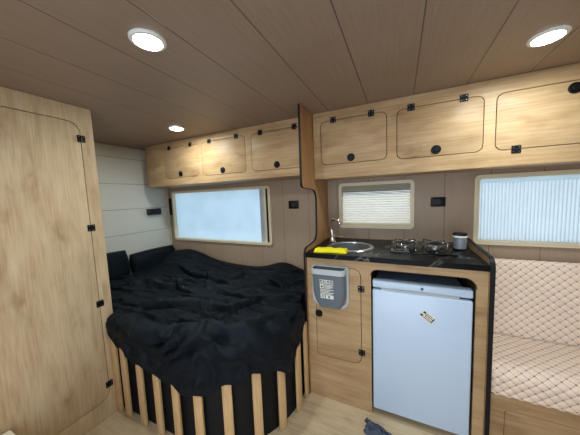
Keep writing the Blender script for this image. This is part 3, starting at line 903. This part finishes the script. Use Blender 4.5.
# creases of the bunched-up cover: (polyline on the cover, width, height); the bulge lies on the side towards the hem
CREASES = [
    ([(-1.507, .800, .64), (-1.404, .926, .64), (-1.257, 1.010, .64), (-.999, 1.060, .64), (-.803, 1.071, .64)], .075, .040),
    ([(-1.997, 1.05, .64), (-1.85, 1.171, .64), (-1.578, 1.166, .64), (-1.455, 1.264, .64)], .06, .034),
    ([(-1.036, .775, .64), (-.911, .790, .64), (-.791, .812, .627), (-.702, .879, .602), (-.636, .954, .543), (-.584, 1.044, .398)], .060, -.045),
    ([(-1.486, .751, .605), (-1.283, .751, .604), (-1.104, .751, .609), (-1.027, .769, .64)], .055, .045),
    ([(-1.116, .751, .52), (-.997, .752, .608), (-.89, .782, .64)], .045, .034),
    ([(-1.112, .751, .44), (-.992, .752, .542), (-.892, .769, .595), (-.824, .795, .605)], .045, .034),
    ([(-.892, .954, .64), (-.877, 1.175, .64), (-.808, 1.287, .64), (-.60, 1.393, .64)], .055, .034),
    ([(-1.377, 1.112, .64), (-1.135, 1.091, .64), (-1.026, 1.177, .64)], .045, .028),
    ([(-1.316, 1.437, .64), (-1.20, 1.60, .64), (-.95, 1.66, .64), (-.752, 1.68, .64)], .055, .032),
    ([(-2.202, 1.66, .64), (-1.637, 1.471, .64), (-1.287, 1.404, .64), (-.989, 1.427, .64)], .060, .036),
    ([(-.914, .866, .64), (-.77, .890, .64), (-.697, .988, .64), (-.594, 1.131, .64)], .045, .028),
    ([(-1.824, 1.358, .64), (-1.433, 1.16, .64), (-1.189, 1.18, .64)], .045, .028),
    ([(-.636, .954, .543), (-.58, 1.077, .587), (-.56, 1.229, .626)], .035, .018),
    ([(-.824, .795, .605), (-.660, .924, .555)], .045, .030),
    ([(-1.706, .899, .64), (-1.471, .874, .64), (-1.36, .997, .64)], .045, .024),
    ([(-1.142, .925, .64), (-.981, .963, .64), (-.892, .954, .64)], .038, .024),
    ([(-1.25, 1.30, .64), (-1.0, 1.27, .64), (-.72, 1.20, .64)], .045, .024),
    ([(-1.60, 1.62, .64), (-1.45, 1.45, .64), (-1.32, 1.28, .64)], .045, .024),
    ([(-1.0, 1.56, .64), (-.80, 1.52, .64), (-.60, 1.56, .64)], .045, .022),
    ([(-.884, .771, .577), (-.881, .772, .370)], .028, -.020),
    ([(-.825, .794, .577), (-.803, .805, .400)], .028, -.020),
    ([(-.717, .865, .559), (-.697, .883, .380)], .028, -.020),
    ([(-1.25, .751, .55), (-1.20, .751, .38)], .030, -.020),
    ([(-1.40, .751, .56), (-1.34, .751, .40)], .030, -.020),
    ([(-.603, 1.006, .498), (-.565, 1.09, .323)], .028, -.020)]
def sm_top(x, y):
    z = .628
    z += .030*max(0, (y-1.45)/.38)
    if x < -1.5: z += .018*min(1, (-1.5-x)/.4)
    z += .095*math.exp(-((x+2.08)/.30)**2 - ((y-1.78)/.17)**2)
    z += .070*math.exp(-((x+.93)/.17)**2 - ((y-1.78)/.14)**2)
    z += .018*noise.noise((x*2.2, y*3, 1.3))
    return z
def duvet():
    import numpy as np
    NU, NT, ND = 250, 130, 56
    smin, smax = -.66, bd[-1]-.012
    P = np.zeros((NU+1, NT+ND+1, 3)); DR = np.zeros((NU+1, NT+ND+1)); FREE = np.ones((NU+1, NT+ND+1))
    for i in range(NU+1):
        u = i/NU; s = smin + (smax-smin)*u
        if s < 0: F = Vector((-1.606 + s, .862)); nrm = Vector((0, -1))
        else: F, nrm, d = bc_at(s); F = F - nrm*.022
        if -.10 < s < .05:
            t = (s+.10)/.15; t = t*t*(3-2*t); F = Vector((F.x, .862 + (BY0+.022-.862)*t))
        if s > 1.15: F = F - nrm*.025*min(1, (s-1.15)/.1)
        B = Vector((-2.262 + (-.585+2.262)*u, YB-.045))
        zh = hem(s) + .006*math.sin(s*47) ; zt = sm_top(F.x, F.y); drop = max(.004, zt - zh)
        for j in range(NT+1):
            p = B.lerp(F, j/NT); z = sm_top(p.x, p.y)
            P[i, j] = (p.x, p.y, z)
            FREE[i, j] = min(1, j/9)
        R = .065
        for j in range(1, ND+1):
            L = j/ND*(drop + R*.571)
            if L < R*PI/2: a = L/R; out = R*math.sin(a); dz = R*(1-math.cos(a))
            else: out = R; dz = R + (L - R*PI/2)
            dz = min(dz, drop)
            if s < -.02: out = min(out, .045)
            q = F + nrm*out
            P[i, NT+j] = (q.x, q.y, zt - dz); DR[i, NT+j] = min(1, L/.1)
    X = P
    for k in range(6):      # soften the turned edge
        Y = X.copy()
        Y[1:-1, 1:-1] = X[1:-1, 1:-1]*.5 + .125*(X[:-2, 1:-1] + X[2:, 1:-1] + X[1:-1, :-2] + X[1:-1, 2:])
        X = Y
    tu = np.gradient(X, axis=0); tv = np.gradient(X, axis=1)
    nr = np.cross(tv, tu); nr /= np.linalg.norm(nr, axis=-1, keepdims=True) + 1e-12
    if nr[NU//2, NT//2, 2] < 0: nr = -nr
    tvn = tv/(np.linalg.norm(tv, axis=-1, keepdims=True) + 1e-12)
    disp = np.zeros(X.shape[:2]); push = np.zeros(X.shape[:2])
    wob = np.array([[(noise.noise((p[0]*7, p[1]*7, p[2]*7)), noise.noise((p[0]*7+9, p[1]*7, p[2]*7)), noise.noise((p[0]*7, p[1]*7+9, p[2]*7))) for p in row] for row in X])
    XW = X + .030*wob
    for pts, wd, h in CREASES:
        best = np.full(X.shape[:2], 9.0); sign = np.ones(X.shape[:2]); along = np.zeros(X.shape[:2])
        n = len(pts)-1
        for k in range(n):
            a, b = np.array(pts[k]), np.array(pts[k+1]); ab = b-a
            t = np.clip(((XW-a) @ ab)/(ab @ ab), 0, 1); v = XW - a - t[..., None]*ab
            dd = np.linalg.norm(v, axis=-1); m = dd < best
            best = np.where(m, dd, best); sign = np.where(m, np.sign((v*tvn).sum(-1)), sign); along = np.where(m, (k+t)/n, along)
        d = best*sign
        taper = np.clip(np.sin(PI*np.clip(along, .02, .98)), 0, 1)**.45
        a_ = abs(h)
        if h > 0:     # a lip: rises slowly from behind, drops steeply towards the hem
            prof = np.where(d < 0, np.exp(-(d/(1.05*wd))**2), np.exp(-(d/(.20*wd))**2)) - .45*np.exp(-((d-.34*wd)/(.22*wd))**2) + .30*np.exp(-((d-1.0*wd)/(.45*wd))**2)
            push += .75*a_*taper*np.exp(-((d+.10*wd)/(.34*wd))**2)
        else:         # a pressed-in line
            prof = np.exp(-((d+.5*wd)/(.5*wd))**2) - 1.0*np.exp(-(d/(.20*wd))**2) + .8*np.exp(-((d-.5*wd)/(.5*wd))**2)
        disp += 1.25*a_*taper*prof
    for i in range(NU+1):
        for j in range(NT+ND+1):
            x, y, z = X[i, j]; dr = DR[i, j]
            w1 = noise.noise((x*3.1, y*3.1, z*3.1+4))
            qx, qy = x*3.4 + y*1.4 + .6*w1, y*6.8 - x*1.6 + .8*w1
            r1 = 1 - abs(noise.noise((qx, qy, z*7)))
            r2 = 1 - abs(noise.noise((x*9 - 4*y + w1, y*17 + x*6, z*13 + 8.3)))
            r3 = 1 - abs(noise.noise((x*24 + 8*y, y*30 - x*9 + 2*w1, z*24 + 3.3)))
            c = -y - .9*z
            for fk, kx, am, sd in ((5.2, .9, .026, 0.0), (9.5, -1.5, .014, 7.0)):
                ph = fk*c + 1.5*noise.noise((x*1.4+sd, c*1.3, 2.0)) + .35*noise.noise((x*5+sd, c*5, 6.0)) + kx*x
                f = ph - math.floor(ph)
                profile = (f/.86)**1.6 if f < .86 else .5*(1 + math.cos(PI*(f-.86)/.14))
                mask = max(0, min(1, .42 + 1.5*noise.noise((x*2.1+sd, c*2.4, 11.0))))
                weight = am*mask*(1.15 if dr == 0 else .85)
                disp[i, j] += weight*(profile - .4)
                if .55 < f: push[i, j] += .6*weight*math.sin(PI*min(1, (f-.55)/.45))*FREE[i, j]
            disp[i, j] += .012*(r1**2 - .6) + .006*(r2**3 - .45) + .0022*(r3**3 - .45)
            disp[i, j] *= FREE[i, j]
    jj = np.arange(NT+ND+1); disp *= np.clip((NT+ND-jj)/8.0, .35, 1)[None, :]
    disp = np.where(DR > 0, np.maximum(disp, -.034), np.maximum(disp, -.032))
    X = X + nr*disp[..., None] + tvn*(push*np.clip(jj/9.0, 0, 1)[None, :]*np.clip((NT+ND-jj)/12.0, 0, 1)[None, :])[..., None]
    X[..., 0] = np.where(X[..., 1] > 1.295, np.minimum(X[..., 0], -.552), np.minimum(X[..., 0], -.528))
    X[..., 1] = np.minimum(X[..., 1], YB-.008)
    bad = (X[..., 0] < -1.603) & (X[..., 1] < .80); X[..., 1] = np.where(bad, .80, X[..., 1])
    bm = BM(); V = [[bm.verts.new(p) for p in row] for row in X.tolist()]
    for a, b in zip(V, V[1:]):
        for j in range(len(a)-1):
            bm.faces.new((a[j], b[j], b[j+1], a[j+1]))
    return bm
dv = obj('duvet', duvet(), M['duvet'], loc=(-1.4, 1.3, .60), angle=180)
tag(dv, 'rumpled dark navy duvet spread over the bed and hanging over its slatted front', 'duvet')
sm = dv.modifiers.new('thickness', 'SOLIDIFY'); sm.thickness = .006; sm.offset = -1

# ------------------------------------------------------------------ sofa bench at the right
sb = thing('sofa_base', (.95, 1.6, 0), 'oak bench base under the quilted beige sofa seat', 'bench')
obj('front_board', plate([(.399, .002), (1.62, .002), (1.62, .283), (.399, .283)], [rrect(.47, 1.05, .05, .215, .02)], 'Y', 1.395, 1.413), M['oak_x'], sb, smooth=False)
obj('door', plate(rrect(.472, 1.048, .052, .213, .019), [], 'Y', 1.3945, 1.412, bev=.001), M['oak_x'], sb)
obj('top_rail', box(.399, 1.62, 1.388, 1.3945, .238, .287, .002), M['oak_x'], sb)
obj('carcass', box(.399, 1.62, 1.4135, YB-.004, .002, .287), M['oak_x'], sb)

def quilt(x0, x1, prof, cw, ch, depth=.006, nx=170, ny=110, closed=None):
    """cushion skin extruded along x from a (y, z) profile, quilted in diamonds"""
    bm = BM(); uvl = bm.loops.layers.uv.new('UVMap')
    P = [Vector(p) for p in prof]
    D = [0]
    for a, b in zip(P, P[1:]): D.append(D[-1] + (b-a).length)
    def at(s):
        for i in range(len(P)-1):
            if s <= D[i+1]+1e-9:
                t = (s-D[i])/(D[i+1]-D[i]); d = (P[i+1]-P[i]).normalized(); return P[i].lerp(P[i+1], t), Vector((-d.y, d.x))
    G = []
    for i in range(nx+1):
        x = x0 + (x1-x0)*i/nx; row = []
        ex = min(1, min(x-x0, x1-x)/.03); ex = math.sqrt(max(0, 1-(1-ex)**2))
        for j in range(ny+1):
            s = D[-1]*j/ny; p, nm = at(s)
            u, v = x/cw, s/ch
            puff = (abs(math.sin(PI*(u+v))*math.sin(PI*(u-v))))**.5
            off = depth*(puff-1) - .022*(1-ex)
            q = p + nm*off
            row.append((bm.verts.new((x, q.x, q.y)), (u, v)))
        G.append(row)
    for i in range(nx):
        for j in range(ny):
            q = (G[i][j], G[i+1][j], G[i+1][j+1], G[i][j+1])
            f = bm.faces.new([a[0] for a in q])
            for lp, a in zip(f.loops, q): lp[uvl].uv = a[1]
    # close ends, underside
    for row in (G[0], G[-1]): bm.faces.new([a[0] for a in row])
    bm.faces.new([G[i][0][0] for i in range(nx+1)] + [G[i][ny][0] for i in range(nx, -1, -1)])
    return bm
arc = lambda cy, cz, r, a0, a1, n=8: [(cy + r*math.cos(math.radians(a0+(a1-a0)*k/n)), cz + r*math.sin(math.radians(a0+(a1-a0)*k/n))) for k in range(n+1)]
seat_prof = [(1.42, .2885)] + arc(1.390, .312, .023, 270, 180, 5) + arc(1.432, .380, .066, 180, 90, 9) + [(1.55, .450), (1.698, .447)]
seat_prof = list(reversed(seat_prof))
tag(obj('seat_cushion', quilt(.402, 1.60, list(reversed(seat_prof)), .0455, .0415, ny=150), M['quilt'], loc=(1.0, 1.5, .2875), angle=180), 'beige diamond-quilted sofa seat cushion on the oak bench base', 'cushion')
back_prof = [(1.699, .2885), (1.702, .44), (1.760, .84)] + arc(1.790, .848, .030, 170, 20, 8) + [(1.855, .85)]
tag(obj('back_cushion', quilt(.402, 1.60, back_prof, .0455, .0415, ny=110), M['quilt'], loc=(1.0, 1.8, .2885), angle=180), 'beige diamond-quilted sofa back cushion leaning below the large right window', 'cushion')

# ------------------------------------------------------------------ things on the floor
def rag():
    bm = BM(); n = 44
    G = {}
    for side in (0, 1):
        for i in range(n+1):
            for j in range(n+1):
                u, v = 2*i/n-1, 2*j/n-1
                x = -.088 + .085*u + .018*noise.noise((v*2, 1, 0)) ; y = 1.218 + .042*v - .035*u + .020*noise.noise((u*3, 4, 0))
                e = min(1, (1-abs(u))*5, (1-abs(v))*5)
                h = .010 + .030*max(0, .45+noise.noise((u*2.6, v*2.2, 6)))*e + .008*e*(1-abs(noise.noise((u*6, v*5, 2))))
                G[side, i, j] = bm.verts.new((x, y, .0012 + (h*e**.5+.0008 if side else 0)))
        for i in range(n):
            for j in range(n):
                q = [G[side, i, j], G[side, i+1, j], G[side, i+1, j+1], G[side, i, j+1]]
                bm.faces.new(q if side else q[::-1])
    for i in range(n):
        for j in (0, n): bm.faces.new((G[0, i, j], G[0, i+1, j], G[1, i+1, j], G[1, i, j]))
    for j in range(n):
        for i in (0, n): bm.faces.new((G[0, i, j], G[0, i, j+1], G[1, i, j+1], G[1, i, j]))
    return bm
tag(obj('floor_cloth', rag(), M['rag'], loc=(-.088, 1.218, .001), angle=80), 'crumpled slate-blue cloth on the floor in front of the fridge', 'cloth')

lbx = thing('storage_box', (-1.36, .08, 0), 'low cream box on the floor against the wardrobe, only its corner showing', 'box')
obj('body', box(-1.590, -1.12, -.16, .325, .002, .272, .008), M['soft_cream'], lbx)
obj('lid', box(-1.595, -1.115, -.165, .330, .2725, .302, .008, 3), M['soft_cream'], lbx)

# ------------------------------------------------------------------ light
w = bpy.data.worlds.new('world'); scene.world = w; w.use_nodes = True
bg = w.node_tree.nodes['Background']
bg.inputs[0].default_value = (.88, .94, 1.0, 1); bg.inputs[1].default_value = 1.85
def area(name, loc, rot, sx, sy, power, col):
    l = bpy.data.lights.new(name, 'AREA'); l.shape = 'RECTANGLE'; l.size = sx; l.size_y = sy
    l.energy = power; l.color = col
    o = bpy.data.objects.new(name, l); o.location = loc; o.rotation_euler = rot; COL.objects.link(o); return o
area('added_doorway_daylight', ((DX0+DX1)/2, YF-.08, .92), (math.radians(90), 0, 0), 1.35, 1.6, 7.5, (.60, .82, 1.0))  # area lamp added outside the unseen doorway, fills the room with cool light

# ------------------------------------------------------------------ camera (solved from the photograph's vanishing points)
yaw, pitch, roll, f_px = 0.439436, 0.0895878, 0.0390948, 234.497
cyw, syw = math.cos(yaw), math.sin(yaw)
fwd = Vector((-syw*math.cos(pitch), cyw*math.cos(pitch), -math.sin(pitch)))
right = Vector((cyw, syw, 0)); down = fwd.cross(right)
r2 = right*math.cos(roll) + down*math.sin(roll); d2 = -right*math.sin(roll) + down*math.cos(roll)
cam = bpy.data.cameras.new('camera'); cam.sensor_width = 36; cam.lens = 36*f_px/580
cam.clip_start = .02
co = bpy.data.objects.new('camera', cam); COL.objects.link(co)
mw = Matrix((r2, -d2, -fwd)).transposed().to_4x4(); mw.translation = (0, 0, 1.30)
co.matrix_world = mw
scene.camera = co
scene.view_settings.view_transform = 'Standard'
scene.view_settings.look = 'None'
scene.view_settings.exposure = 0.25
scene.view_settings.gamma = 1
scene.view_settings.use_curve_mapping = False
